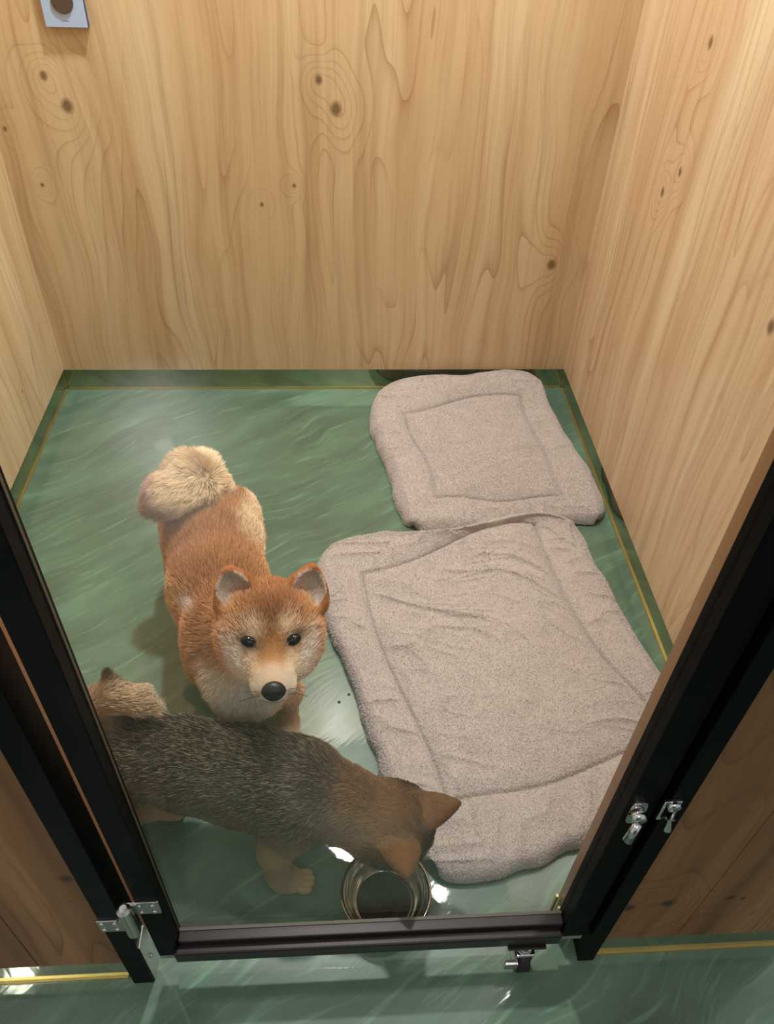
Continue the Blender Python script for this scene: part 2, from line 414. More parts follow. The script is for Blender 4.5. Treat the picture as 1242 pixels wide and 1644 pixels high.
# ------------------------------------------------------------------ quilted fleece mats
s = NT('beige grey fleece'); o, ov = s.xyz()
f1 = s.noise(ov, 330, 4, 0.7); f2 = s.noise(ov, 22, 3, 0.55)
c = s.ramp(f2, [(0.3, lin(184, 173, 165)), (0.7, lin(196, 184, 176))])
c = s.mix(s.math('MULTIPLY', s.math('SUBTRACT', f1, 0.45, clamp=True), 2.0, clamp=True), c, lin(160, 148, 140))
s.set(Base_Color=c, Roughness=0.95, Sheen_Weight=0.25, Sheen_Roughness=0.5, Specular_IOR_Level=0.1)
s.l(s.bump(f1, 0.9, 0.0020), s.b.inputs['Normal'])
M_fleece = s.m
M_thread = plain('seam thread', lin(128, 114, 106), .9)
M_under = plain('grey brown mat underside', lin(120, 108, 98), .9)

NOD = np.array([0, .15, .5, .85, 1.0])
def spline_basis(x):
    """natural cubic spline basis through the five nodes: matrix (len(x), 5)"""
    n = 5; h = np.diff(NOD); A = np.zeros((n, n)); B = np.zeros((n, n)); A[0, 0] = A[-1, -1] = 1
    for i in range(1, n - 1):
        A[i, i - 1] = h[i - 1]; A[i, i] = 2 * (h[i - 1] + h[i]); A[i, i + 1] = h[i]
        B[i, i - 1] = 6 / h[i - 1]; B[i, i] = -6 / h[i - 1] - 6 / h[i]; B[i, i + 1] = 6 / h[i]
    M = np.linalg.solve(A, B); I = np.eye(n)
    k = np.clip(np.searchsorted(NOD, x, side='right') - 1, 0, n - 2); hk = h[k]
    a = (NOD[k + 1] - x) / hk; b = (x - NOD[k]) / hk
    return a[:, None] * I[k] + b[:, None] * I[k + 1] + ((a ** 3 - a)[:, None] * M[k] + (b ** 3 - b)[:, None] * M[k + 1]) * (hk ** 2 / 6)[:, None]

def fleece_mat(name, ctrl, xmax, seed, wr_dir, lift=None):
    G = np.array([[at(px, py, z) for (px, py, z) in row] for row in ctrl])        # rows t (far to near), cols s
    N = 420; M = 440
    S = np.linspace(0, 1, N); T = np.linspace(0, 1, M)
    P = np.einsum('ti,sj,ijc->tsc', spline_basis(T), spline_basis(S), G)
    ss, tt = np.meshgrid(S, T)
    W = np.linalg.norm(G[2, 4] - G[2, 0]); H = np.linalg.norm(G[4, 2] - G[0, 2])
    # round the outer corners
    a = ss * 2 - 1; b = tt * 2 - 1
    cen = P.mean((0, 1)); k = 0.030 * (np.abs(a) ** 14) * (np.abs(b) ** 14) * 4
    P[..., :2] = P[..., :2] + (cen[:2] - P[..., :2]) * k[..., None]
    ds = np.minimum(ss, 1 - ss) * W; dt = np.minimum(tt, 1 - tt) * H
    edge = np.minimum(ds, dt)
    # distance to the stitched rectangle
    a1 = np.minimum(np.abs(ss - .15), np.abs(ss - .85)) * W; b1 = np.minimum(np.abs(tt - .15), np.abs(tt - .85)) * H
    ins = (ss > .15) & (ss < .85); int_ = (tt > .15) & (tt < .85)
    dr = np.where(ins & int_, np.minimum(a1, b1), np.where(ins, b1, np.where(int_, a1, np.hypot(a1, b1))))
    inside = ins & int_
    X = np.stack([P[..., 0], P[..., 1], np.full_like(ss, seed)], -1)
    base = P[..., 2]
    # outline: slightly gathered
    gat = vnoise(np.stack([P[..., 0] * 26, P[..., 1] * 26, np.full_like(ss, seed + 3.)], -1)) * .0045
    nrm = np.stack([np.where(ds < dt, np.sign(ss - .5), 0), np.where(ds < dt, 0, -np.sign(tt - .5))], -1)
    fall = np.exp(-edge / .02)[..., None]
    P[..., :2] += nrm * (gat * 1.3)[..., None] * fall
    # profile
    er = np.clip(edge / .016, 0, 1)
    dome = np.sqrt(np.clip(1 - (1 - er) ** 2, 0, 1))
    groove = np.exp(-(dr / .0040) ** 2) * .42 + np.exp(-(dr / .016) ** 2) * .26
    puff = np.where(inside, 1.0 + .25 * smooth01(dr, 0, .12), 1.0)
    # wrinkles: across the border (gathers) and wandering folds in the middle
    along = np.where(a1 < b1, P[..., 1], P[..., 0])
    g1 = vnoise(np.stack([along * 28, edge * 9, np.full_like(ss, seed + 7.)], -1))
    ca, sa = math.cos(wr_dir), math.sin(wr_dir)
    u = P[..., 0] * ca + P[..., 1] * sa; v = -P[..., 0] * sa + P[..., 1] * ca
    warp = vnoise(np.stack([u * 6, v * 6, np.full_like(ss, seed + 1.)], -1)) * .05
    w1 = vnoise(np.stack([u * 5.5, (v + warp) * 21, np.full_like(ss, seed + 5.)], -1))
    w2 = vnoise(np.stack([u * 13, (v + warp * 1.2) * 46, np.full_like(ss, seed + 9.)], -1))
    w3 = vnoise(X * np.array([9, 9, 1.0]))
    amp = vnoise(np.stack([u * 4, v * 4, np.full_like(ss, seed + 15.)], -1)) * .5 + .6
    wr = (1 - np.abs(w1)) ** 6 * .0105 * amp + (1 - np.abs(w2)) ** 4 * .0042 * amp + w3 * .004
    wr = np.where(inside, wr * smooth01(dr, 0, .035), (1 - np.abs(g1)) ** 4 * .0075 * smooth01(edge, .004, .03) * smooth01(dr, 0, .03) + w3 * .002)
    micro = vnoise(np.stack([P[..., 0] * 330, P[..., 1] * 330, np.full_like(ss, 2.)], -1)) * .0003
    th = base * dome * puff
    top = th * (1 - groove * .55) + (wr + micro) * dome + .0012
    # sides: the rim bulges out above the floor
    rim = (1 - er)
    V = np.concatenate([P[..., 0][..., None], P[..., 1][..., None], top[..., None]], -1)
    V[..., 0] = np.minimum(V[..., 0], xmax)
    V[..., 1] = np.minimum(V[..., 1], YB - .004)
    # bottom: same plan, pulled in a little, close to the floor
    flo = np.full_like(top, .0012)
    if lift is not None: flo = np.maximum(flo, lift(ss, tt))
    V[..., 2] = np.maximum(V[..., 2], flo + .002)
    step = 6
    Bt = V[::step, ::step].copy(); ib = np.arange(0, M, step); 
    rows = np.unique(np.append(np.arange(0, M, step), M - 1)); cols = np.unique(np.append(np.arange(0, N, step), N - 1))
    # mid rim ring handled by the heightfield; the skirt drops to the floor
    idx = np.arange(M * N).reshape(M, N)
    q = np.stack([idx[1:, :-1], idx[1:, 1:], idx[:-1, 1:], idx[:-1, :-1]], -1).reshape(-1, 4)
    loop = np.concatenate([idx[0, :], idx[1:, -1], idx[-1, -2::-1], idx[-2:0:-1, 0]])
    top_pts = V.reshape(-1, 3)
    lo = top_pts[loop].copy(); lo[:, 2] = flo.reshape(-1)[loop]
    cxy = top_pts[:, :2].mean(0); lo[:, :2] += (cxy - lo[:, :2]) * .015
    nb = len(top_pts); L = len(loop); li = nb + np.arange(L)
    sk = np.stack([loop, np.roll(loop, -1), np.roll(li, -1), li], -1)
    verts = np.concatenate([top_pts, lo, [[cxy[0], cxy[1], float(flo.mean())]]])
    faces = np.concatenate([q, sk]).tolist() + [[int(li[(i + 1) % L]), nb + L, int(li[i])] for i in range(L)]
    me = bpy.data.meshes.new(name); me.from_pydata(verts.tolist(), [], faces); me.materials.append(M_fleece)
    me.polygons.foreach_set('use_smooth', [True] * len(me.polygons))
    o = link(bpy.data.objects.new(name, me))
    # fleece pile: short strands on the upper side, denser at the rim
    tan_u = np.gradient(V, axis=1); tan_v = np.gradient(V, axis=0)
    nn = np.cross(tan_u, -tan_v); nn /= np.linalg.norm(nn, axis=-1, keepdims=True) + 1e-12
    K = 190000
    ii = RNG.integers(0, M - 1, K); jj = RNG.integers(0, N - 1, K)
    kk = 60000; e_ = RNG.integers(0, 4, kk); d_ = (RNG.random(kk) ** 1.3 * 14).astype(int)
    ii[:kk] = np.where(e_ == 0, d_, np.where(e_ == 1, M - 2 - d_, ii[:kk])); jj[:kk] = np.where(e_ == 2, d_, np.where(e_ == 3, N - 2 - d_, jj[:kk]))
    fu = RNG.random(K)[:, None]; fv = RNG.random(K)[:, None]
    R0 = V[ii, jj] + tan_u[ii, jj] * fu + tan_v[ii, jj] * fv
    n0 = nn[ii, jj] + RNG.normal(0, .75, (K, 3))
    n0 += (vnoise(R0 * 170)[:, None] * np.array([.10, .05, 0])) + (vnoise(R0 * 170 + 31)[:, None] * np.array([.02, .10, 0]))
    n0 /= np.linalg.norm(n0, axis=1, keepdims=True)
    ln = (.0012 + .0012 * RNG.random(K))[:, None]
    pts = np.stack([R0 - n0 * .0006, R0 + n0 * ln * .55, R0 + n0 * ln + RNG.normal(0, .0006, (K, 3))], 1)
    pts[..., 2] = np.maximum(pts[..., 2], .0008)
    shade = (.97 + .05 * RNG.random(K) + .03 * vnoise(R0 * 95))[:, None]
    colr = np.array(lin(210, 199, 195))[:3] * shade
    strands('pile', pts, np.array([.00055, .00050, .00034]), np.repeat(colr[:, None], 3, 1), M_pile, o, 'stuff')
    # stitched seam lying in the groove
    js = np.linspace(.15, .85, 160)
    path = [(x, .15) for x in js] + [(.85, y) for y in js] + [(x, .85) for x in js[::-1]] + [(.15, y) for y in js[::-1]]
    pp = np.array([V[int(round(t_ * (M - 1))), int(round(s_ * (N - 1)))] for s_, t_ in path]) + np.array([0, 0, -.0002])
    pp = (pp + np.roll(pp, 1, 0) + np.roll(pp, -1, 0)) / 3
    strands('stitching', pp[None], np.full(len(pp), .0011), np.full((1, len(pp), 3), .12), M_thread, o)
    return o

def hair_material(name, rough=0.55, spec=0.25):
    s = NT(name); at_ = s.n('ShaderNodeAttribute', attribute_name='col')
    s.set(Base_Color=at_.outputs['Color'], Roughness=rough, Specular_IOR_Level=spec)
    return s.m
M_pile = hair_material('fleece pile', .9, .05)
def strands(name, pts, rad, colr, m, parent, kind=None):
    K, n, _ = pts.shape
    hc = bpy.data.hair_curves.new(name); hc.add_curves([n] * K)
    hc.attributes['position'].data.foreach_set('vector', pts.astype(np.float32).ravel())
    ra = hc.attributes.get('radius') or hc.attributes.new('radius', 'FLOAT', 'POINT')
    r = np.broadcast_to(rad, (K, n)) if rad.ndim == 1 else rad
    ra.data.foreach_set('value', r.astype(np.float32).ravel())
    ca_ = hc.attributes.new('col', 'FLOAT_COLOR', 'POINT')
    c4 = np.ones((K, n, 4), np.float32); c4[..., :3] = np.clip(colr, 0, 1)
    ca_.data.foreach_set('color', c4.ravel())
    hc.materials.append(m)
    o = link(bpy.data.objects.new(name, hc), parent)
    if kind: o['kind'] = kind
    return o

C2 = [[(598, 628, .045), (640, 603, .066), (745, 597, .074), (845, 592, .076), (874, 612, .058)],
      [(594, 662, .040), (647, 660, .046), (740, 638, .050), (836, 632, .052), (884, 642, .044)],
      [(617, 731, .036), (678, 728, .036), (775, 720, .038), (870, 718, .036), (930, 722, .040)],
      [(643, 815, .034), (699, 797, .034), (800, 803, .034), (902, 793, .034), (970, 796, .040)],
      [(652, 846, .026), (705, 848, .022), (810, 842, .020), (930, 834, .020), (974, 838, .024)]]
m2 = fleece_mat('fleece_mat', C2, .683, 3.3, .35)
tag(m2, 'smaller beige grey quilted fleece mat pushed into the far right corner against the wooden wall', 'mat', 'quilted fleece mats')
C1 = [[(506, 876, .034), (578, 855, .038), (720, 849, .056), (866, 826, .064), (926, 830, .060)],
      [(503, 926, .036), (580, 918, .034), (715, 874, .036), (858, 838, .050), (940, 862, .040)],
      [(565, 1088, .034), (632, 1085, .034), (790, 1050, .036), (955, 1035, .036), (1036, 1035, .034)],
      [(645, 1326, .034), (716, 1288, .034), (880, 1256, .034), (1052, 1186, .032), (1100, 1180, .030)],
      [(690, 1404, .030), (735, 1411, .032), (870, 1378, .032), (1030, 1312, .030), (1096, 1286, .026)]]
m1 = fleece_mat('fleece_mat', C1, .683, 9.1, -.45)
tag(m1, 'larger beige grey quilted fleece mat in the middle of the floor, beside the dogs', 'mat', 'quilted fleece mats')

# ------------------------------------------------------------------ dogs: one continuous surface each, grown from a distance field, plus fur
import openvdb
def V3(*a): return np.array(a, dtype=float)
def unit(v): v = np.asarray(v, float); return v / np.linalg.norm(v)
def srgb(*c): return np.array(lin(*c))[:3]

class Body:
    def __init__(s): s.p = []
    def cap(s, a, b, ra, rb, reg, flow, ln, k=.022, stand=.3):
        s.p.append(dict(t='c', a=V3(*a), b=V3(*b), ra=ra, rb=rb, reg=reg, flow=flow, ln=ln, k=k, stand=stand)); return s
    def ell(s, c, r, reg, flow, ln, F=None, k=.022, stand=.3, sub=None, taper=0.0):
        s.p.append(dict(t='e', a=V3(*c), r=V3(*r), F=np.eye(3) if F is None else F, reg=reg, flow=flow, ln=ln, k=k, stand=stand, sub=sub, taper=taper)); return s
    def dist(s, p, P):
        if p['t'] == 'c':
            ab = p['b'] - p['a']; t = np.clip(((P - p['a']) @ ab) / (ab @ ab + 1e-12), 0, 1)
            return np.linalg.norm(P - p['a'] - t[..., None] * ab, axis=-1) - (p['ra'] + (p['rb'] - p['ra']) * t)
        L = (P - p['a']) @ p['F'].T
        def e(L, r):
            k0 = np.linalg.norm(L / r, axis=-1); k1 = np.linalg.norm(L / (r * r), axis=-1)
            return k0 * (k0 - 1) / (k1 + 1e-9)
        if p['taper']:
            f = 1 - p['taper'] * np.clip(L[..., 1] / p['r'][1], -1, 1); L = L.copy(); L[..., 0] = L[..., 0] / f
        d = e(L, p['r'])
        if p['sub'] is not None:
            off, r2 = p['sub']
            d = np.maximum(d, -e(L - off, r2))
        return d
    def field(s, P):
        D = None
        for p in s.p:
            d = s.dist(p, P)
            if D is None: D = d
            else:
                h = np.clip(p['k'] - np.abs(D - d), 0, None) / p['k']
                D = np.minimum(D, d) - h * h * p['k'] / 4
        return D
    def mesh(s, vox, lo, hi):
        lo = np.array(lo); n = np.ceil((np.array(hi) - lo) / vox).astype(int) + 1
        D = np.full(n, 1.0, np.float32)
        ax = [lo[i] + np.arange(n[i]) * vox for i in range(3)]
        for p in s.p:
            if p['t'] == 'c':
                R = max(p['ra'], p['rb']); mn = np.minimum(p['a'], p['b']) - R; mx_ = np.maximum(p['a'], p['b']) + R
            else:
                R = p['r'].max() * 1.25; mn = p['a'] - R; mx_ = p['a'] + R
            i0 = np.clip(((mn - .03 - lo) / vox).astype(int), 0, n - 1); i1 = np.clip(((mx_ + .03 - lo) / vox).astype(int) + 2, 1, n)
            g = np.stack(np.meshgrid(ax[0][i0[0]:i1[0]], ax[1][i0[1]:i1[1]], ax[2][i0[2]:i1[2]], indexing='ij'), -1)
            d = s.dist(p, g).astype(np.float32)
            sl = tuple(slice(i0[k], i1[k]) for k in range(3)); S = D[sl]
            h = np.clip(p['k'] - np.abs(S - d), 0, None) / p['k']
            D[sl] = np.minimum(S, d) - h * h * p['k'] / 4
        D = np.maximum(D, (lo[2] + np.arange(n[2]) * vox * 0 - (ax[2] - .002) + -lo[2])[None, None, :].astype(np.float32) * 1.0)
        D = np.clip(D, -.02, .02)
        g = openvdb.FloatGrid(.02); g.copyFromArray(D)
        pts, tri, quad = g.convertToPolygons(isovalue=0.0, adaptivity=0.0)
        pts = lo + pts * vox; c0 = pts.mean(0); A_, B_, C_ = (pts[quad[:, k]] - c0 for k in range(3))
        if (A_ * np.cross(B_, C_)).sum() < 0: quad = quad[:, ::-1]; tri = tri[:, ::-1]
        return pts, quad, tri

def tan_of(flow, n):
    f = flow - (flow * n).sum(-1, keepdims=True) * n
    return f / (np.linalg.norm(f, axis=-1, keepdims=True) + 1e-9)

def grow(name, body, vox, lo, hi, colour, K, parent_label, cat, seed, hairmat, skinmat, keep=None, vis_boost=True):
    Vp, Q, Tq = body.mesh(vox, lo, hi)
    me = bpy.data.meshes.new(name); me.from_pydata(Vp.tolist(), [], Q.tolist() + Tq.tolist())
    me.polygons.foreach_set('use_smooth', [True] * len(me.polygons)); me.update()
    o = link(bpy.data.objects.new(name, me)); me.materials.append(skinmat)
    tag(o, parent_label, cat)
    nv = len(Vp); nr = np.zeros(nv * 3, np.float32); me.vertices.foreach_get('normal', nr); nr = nr.reshape(-1, 3).astype(float)
    # region weights, flow and fur length at every vertex
    Ds = np.stack([body.dist(p, Vp) for p in body.p], -1)
    Wt = np.exp(-np.clip(Ds - Ds.min(-1, keepdims=True), 0, None) / .007); Wt /= Wt.sum(-1, keepdims=True)
    flow = np.zeros((nv, 3)); ln = np.zeros(nv); st = np.zeros(nv); regs = {}
    for i, p in enumerate(body.p):
        f = p['flow'](Vp) if callable(p['flow']) else np.broadcast_to(unit(p['flow']), Vp.shape)
        flow += Wt[:, i:i + 1] * f; st += Wt[:, i] * p['stand']
        ln += Wt[:, i] * (p['ln'](Vp) if callable(p['ln']) else p['ln'])
        regs[p['reg']] = regs.get(p['reg'], 0) + Wt[:, i]
    vc = colour(Vp, nr, regs, np.zeros(nv) + .5)[0]
    ca_ = me.color_attributes.new('col', 'FLOAT_COLOR', 'POINT'); c4 = np.ones((nv, 4), np.float32); c4[:, :3] = np.clip(vc * .8, 0, 1); ca_.data.foreach_set('color', c4.ravel())
    # sample strands
    tris = np.concatenate([Q[:, [0, 1, 2]], Q[:, [0, 2, 3]]] + ([Tq] if len(Tq) else []))
    A = Vp[tris[:, 0]]; B = Vp[tris[:, 1]]; C = Vp[tris[:, 2]]
    area = np.linalg.norm(np.cross(B - A, C - A), axis=1) / 2
    cen = (A + B + C) / 3
    wgt = area / (.35 + np.clip(ln[tris[:, 0]] / .010, 0, 1.6))     # short fur is denser
    tn = nr[tris[:, 0]]; tocam = CAM - cen; tocam /= np.linalg.norm(tocam, axis=1, keepdims=True)
    wgt = wgt * np.where((tn * tocam).sum(1) > -.25, 1.0, .35) * np.where(cen[:, 2] < .004, 0.0, 1.0)
    if keep is not None: wgt = wgt * keep(cen)
    ti = RNG.choice(len(tris), K, p=wgt / wgt.sum())
    u = RNG.random(K); v = RNG.random(K); fl = u + v > 1; u[fl] = 1 - u[fl]; v[fl] = 1 - v[fl]
    bw_ = np.stack([1 - u - v, u, v], -1); tt = tris[ti]
    def ip(a): return (a[tt] * (bw_ if a.ndim == 1 else bw_[..., None])).sum(1)
    R0 = ip(Vp); n = ip(nr); n /= np.linalg.norm(n, axis=1, keepdims=True)
    f = tan_of(ip(flow), n); L = ip(ln) * (.75 + .5 * RNG.random(K)); s_ = ip(st)
    rg = {k: ip(w_) for k, w_ in regs.items()}
    # clumps and disorder
    side = np.cross(n, f)
    j = vnoise(R0 * 95 + seed) * .35 + vnoise(R0 * 260 + seed * 2) * .35 + RNG.normal(0, .16, K)
    j2 = vnoise(R0 * 110 + seed + 40) * .20 + RNG.normal(0, .12, K)
    d0 = f * np.cos(s_ * 1.57)[:, None] + n * (np.sin(s_ * 1.57) + j2)[:, None] + side * j[:, None]
    d0 /= np.linalg.norm(d0, axis=1, keepdims=True)
    d1 = d0 * .45 + f * .75 + side * (j * .5)[:, None] + n * (.10 + s_ * .3)[:, None]; d1 /= np.linalg.norm(d1, axis=1, keepdims=True)
    Lc = L[:, None]
    p0 = R0 - n * .0008; p1 = p0 + d0 * Lc * .33; p2 = p1 + unitr(d0 + d1) * Lc * .33; p3 = p2 + d1 * Lc * .36
    pts = np.stack([p0, p1, p2, p3], 1); pts[..., 2] = np.maximum(pts[..., 2], .0012)
    rnd = RNG.random(K)
    cr, ct = colour(R0, n, rg, rnd)
    var = (.74 + .52 * RNG.random(K))[:, None]
    cr = cr * var; ct = ct * var
    cols = np.stack([cr * .86, cr * .65 + ct * .35, cr * .25 + ct * .75, ct], 1)
    rad = np.stack([np.full(K, .00036), np.full(K, .00034), np.full(K, .00026), np.full(K, .00010)], 1) * np.clip(.62 + L / .03, .6, 1.15)[:, None]
    strands('fur', pts, rad, cols, hairmat, o, 'stuff')
    return o
def unitr(a): return a / (np.linalg.norm(a, axis=-1, keepdims=True) + 1e-9)
def sphere(name, c, r, F, m, parent, seg=28):
    b_ = bmesh.new(); bmesh.ops.create_uvsphere(b_, u_segments=seg, v_segments=seg // 2, radius=1)
    Ft = np.asarray(F).T
    for v in b_.verts: v.co = Vector(Ft @ (np.array(v.co) * np.asarray(r)) + np.asarray(c))
    return obj(name, b_, m, parent, True)
def frame(Z, up, roll=0.0):
    """rows: X (picture right of the face), Y (crown), Z (muzzle)"""
    Z = unit(Z); X = unit(np.cross(up, Z)); Y = np.cross(Z, X)
    c_, s_ = math.cos(roll), math.sin(roll)
    return np.array([X * c_ - Y * s_, X * s_ + Y * c_, Z])
def blob(d, r): return np.exp(-(d / r) ** 2)

s = NT('dog skin under fur'); at_ = s.n('ShaderNodeAttribute', attribute_name='col'); s.set(Base_Color=at_.outputs['Color'], Roughness=.8, Specular_IOR_Level=.1); M_skin = s.m
M_fur = hair_material('dog fur', .5, .28)
M_eye = plain('wet dark eye', lin(12, 9, 8), .08, Specular_IOR_Level=.35)
s = NT('black dog nose'); o_, ov = s.xyz(); s.set(Base_Color=lin(24, 22, 23), Roughness=.38); s.l(s.bump(s.noise(ov, 700, 2), .5, .0006), s.b.inputs['Normal']); M_nose = s.m
M_whisk = plain('whisker', lin(40, 32, 28), .5)
M_pad = plain('claw', lin(58, 48, 42), .4)

def head_prims(B, H, F, sc, ln_k, ear_out=.18, nose_off=(0, -.055, .118)):
    """skull, cheeks, muzzle and ears in the face frame F at H"""
    T = lambda x, y, z: H + F.T @ (np.array([x, y, z]) * sc)
    nose = T(*nose_off)
    flow = lambda P: unitr(P - nose + F[2] * -.02)
    def hl(P):
        r = np.linalg.norm(P - nose, axis=-1) / sc
        return (.0022 + .0165 * smooth01(r, .035, .16)) * ln_k
    e = lambda c, r, reg='head', ln=hl, k=.02, **kw: B.ell(T(*c), np.array(r) * sc, reg, flow, ln, F=F, k=k, **kw)
    e((0, .020, -.012), (.064, .052, .062))
    e((0, .020, .016), (.046, .036, .036))
    for sx in (-1, 1):
        e((sx * .040, -.010, -.006), (.040, .046, .046), k=.03)
        e((sx * .029, -.044, .004), (.034, .034, .044), k=.03)
        e((sx * .027, .015, .032), (.016, .009, .013), k=.014)          # brow ridge
    B.cap(T(0, -.020, .018), T(0, -.042, .074), .047 * sc, .0300 * sc, 'head', flow, hl, k=.04)
    B.cap(T(0, -.047, .074), T(0, -.051, .090), .0280 * sc, .0235 * sc, 'head', flow, hl, k=.012)
    for sx in (-1, 1): e((sx * .015, -.056, .080), (.018, .016, .018), k=.010)   # whisker pads
    B.cap(T(0, -.060, .03), T(0, -.074, .080), .028 * sc, .0125 * sc, 'head', flow, hl, k=.012)
    return T, nose, hl

# ================================================================== red dog, looking up at the camera
B = Body()
back = unit((-.10, 1.0, -.12)); down = V3(0, .15, -1)
fb = lambda P: unitr(np.array([-.14, 1.0, 0]) + np.array([0, 0, -1.0]) * smooth01(.27 - P[..., 2], 0, .12)[..., None] * 1.1)
A1 = at(338, 822, .225); B1 = at(343, 872, .215); C1_ = at(352, 945, .215); D1 = at(384, 1030, .205); E1 = at(398, 1085, .195)
B.cap(A1, B1, .066, .090, 'body', fb, .017)
B.cap(B1, C1_, .090, .087, 'body', fb, .016)
B.cap(C1_, D1, .087, .087, 'body', fb, .019)
B.cap(D1, E1, .084, .068, 'chest', fb, .022)
B.cap(B1 + V3(0, 0, -.03), D1 + V3(0, 0, -.04), .062, .064, 'belly', fb, .014)
for sx in (-1, 1):
    hx = A1 + V3(sx * .062, -.012, -.03)
    B.ell(hx, (.040, .066, .082), 'body', fb, .014)
    B.cap(hx + V3(0, -.01, -.04), hx + V3(sx * .008, -.035, -.09), .042, .030, 'leg', down, .010)
    B.cap(hx + V3(sx * .008, -.035, -.09), hx + V3(sx * .004, .035, -.125), .028, .017, 'leg', down, .008)
    B.cap(hx + V3(sx * .004, .035, -.125), V3(hx[0] + sx * .004, hx[1] + .022, .022), .017, .016, 'leg', down, .005)
    B.cap(V3(hx[0] + sx * .004, hx[1] + .020, .017), V3(hx[0] + sx * .005, hx[1] - .022, .015), .017, .019, 'paw', V3(0, -1, 0), .004)
    sh = D1 + V3(sx * .054, -.008, -.005)
    B.ell(sh, (.032, .055, .066), 'body', fb, .016)
    fx = -.208 if sx < 0 else -.098
    B.cap(sh + V3(0, -.01, -.03), V3(fx, .848, .115), .038, .026, 'leg', down, .010)
    B.cap(V3(fx, .848, .115), V3(fx, .838, .04), .024, .018, 'leg', down, .006)
    B.cap(V3(fx, .836, .022), V3(fx + .003, .806, .016), .019, .019, 'paw', V3(0, -1, 0), .004)
    for t_ in (-1.5, -.5, .5, 1.5):
        B.ell((fx + t_ * .0085, .800 - .004 * (abs(t_) < 1), .011), (.0062, .012, .009), 'paw', V3(0, -1, 0), .003, k=.006)
H1 = at(434, 1010, .375); F1 = frame((.10, -.90, .43), V3(0, 0, 1), math.radians(2.5))
B.cap(D1 + V3(0, 0, .02), H1 + V3(-.012, .035, -.045), .084, .070, 'neck', lambda P: unitr(P - H1), .021)
B.cap(E1 + V3(.0, .0, .02), H1 + V3(0, .015, -.065), .070, .058, 'bib', lambda P: unitr(P - H1 + V3(0, 0, -.15)), .021)
SC1 = 1.0
T1, nose1, hl1 = head_prims(B, H1, F1, SC1, .95)
def ear(B, T, F, sc, sx, c, tilt, yaw, r=(.0285, .036, .0145), reg='ear', lnb=.0045, pit=0.0, taper=.38):
    X, Y, Z = F; Y, Z = Y * math.cos(pit) - Z * math.sin(pit), Z * math.cos(pit) + Y * math.sin(pit)
    ct, st_ = math.cos(tilt), math.sin(tilt)
    y_ = unit(Y * ct + X * sx * st_); z_ = unit(Z * math.cos(yaw) + X * sx * math.sin(yaw)); z_ = unit(z_ - (z_ @ y_) * y_); x_ = np.cross(y_, z_)
    FE = np.array([x_, y_, z_])
    B.ell(T(*c), np.array(r) * sc, reg, (lambda P: np.broadcast_to(y_, P.shape)), lnb, F=FE, k=.010, taper=taper, stand=.22,
          sub=(np.array([0, -.001, r[2] * .95]) * sc, np.array([r[0] * .82, r[1] * .84, r[2] * 1.10]) * sc))
    return FE, T(*c)
FE_L = ear(B, T1, F1, SC1, -1, (-.050, .061, -.012), .28, .22, r=(.037, .043, .022), taper=.42, pit=.42)
FE_R = ear(B, T1, F1, SC1, 1, (.060, .057, -.012), .28, .22, r=(.036, .043, .022), taper=.42, pit=.42)
tail = [(346, 788, .285, .024), (322, 756, .325, .030), (300, 758, .348, .032), (268, 790, .335, .029), (254, 806, .315, .024)]
tp = [at(a_, b_, c_) for a_, b_, c_, _ in tail]
TC = at(312, 772, .320)
for i in range(len(tail) - 1):
    B.cap(tp[i], tp[i + 1], tail[i][3], tail[i + 1][3], 'tail' if i < 3 else 'tailtip', lambda P: unitr(P - TC + V3(-.004, -.008, 0)), .022, k=.016, stand=.48)
B.cap(at(314, 785, .325), at(284, 798, .330), .034, .029, 'tail', lambda P: unitr(P - TC + V3(-.004, -.008, 0)), .022, k=.02, stand=.48)
B.cap(at(345, 800, .27), tp[0], .040, .026, 'body', V3(0, .4, 1), .016)

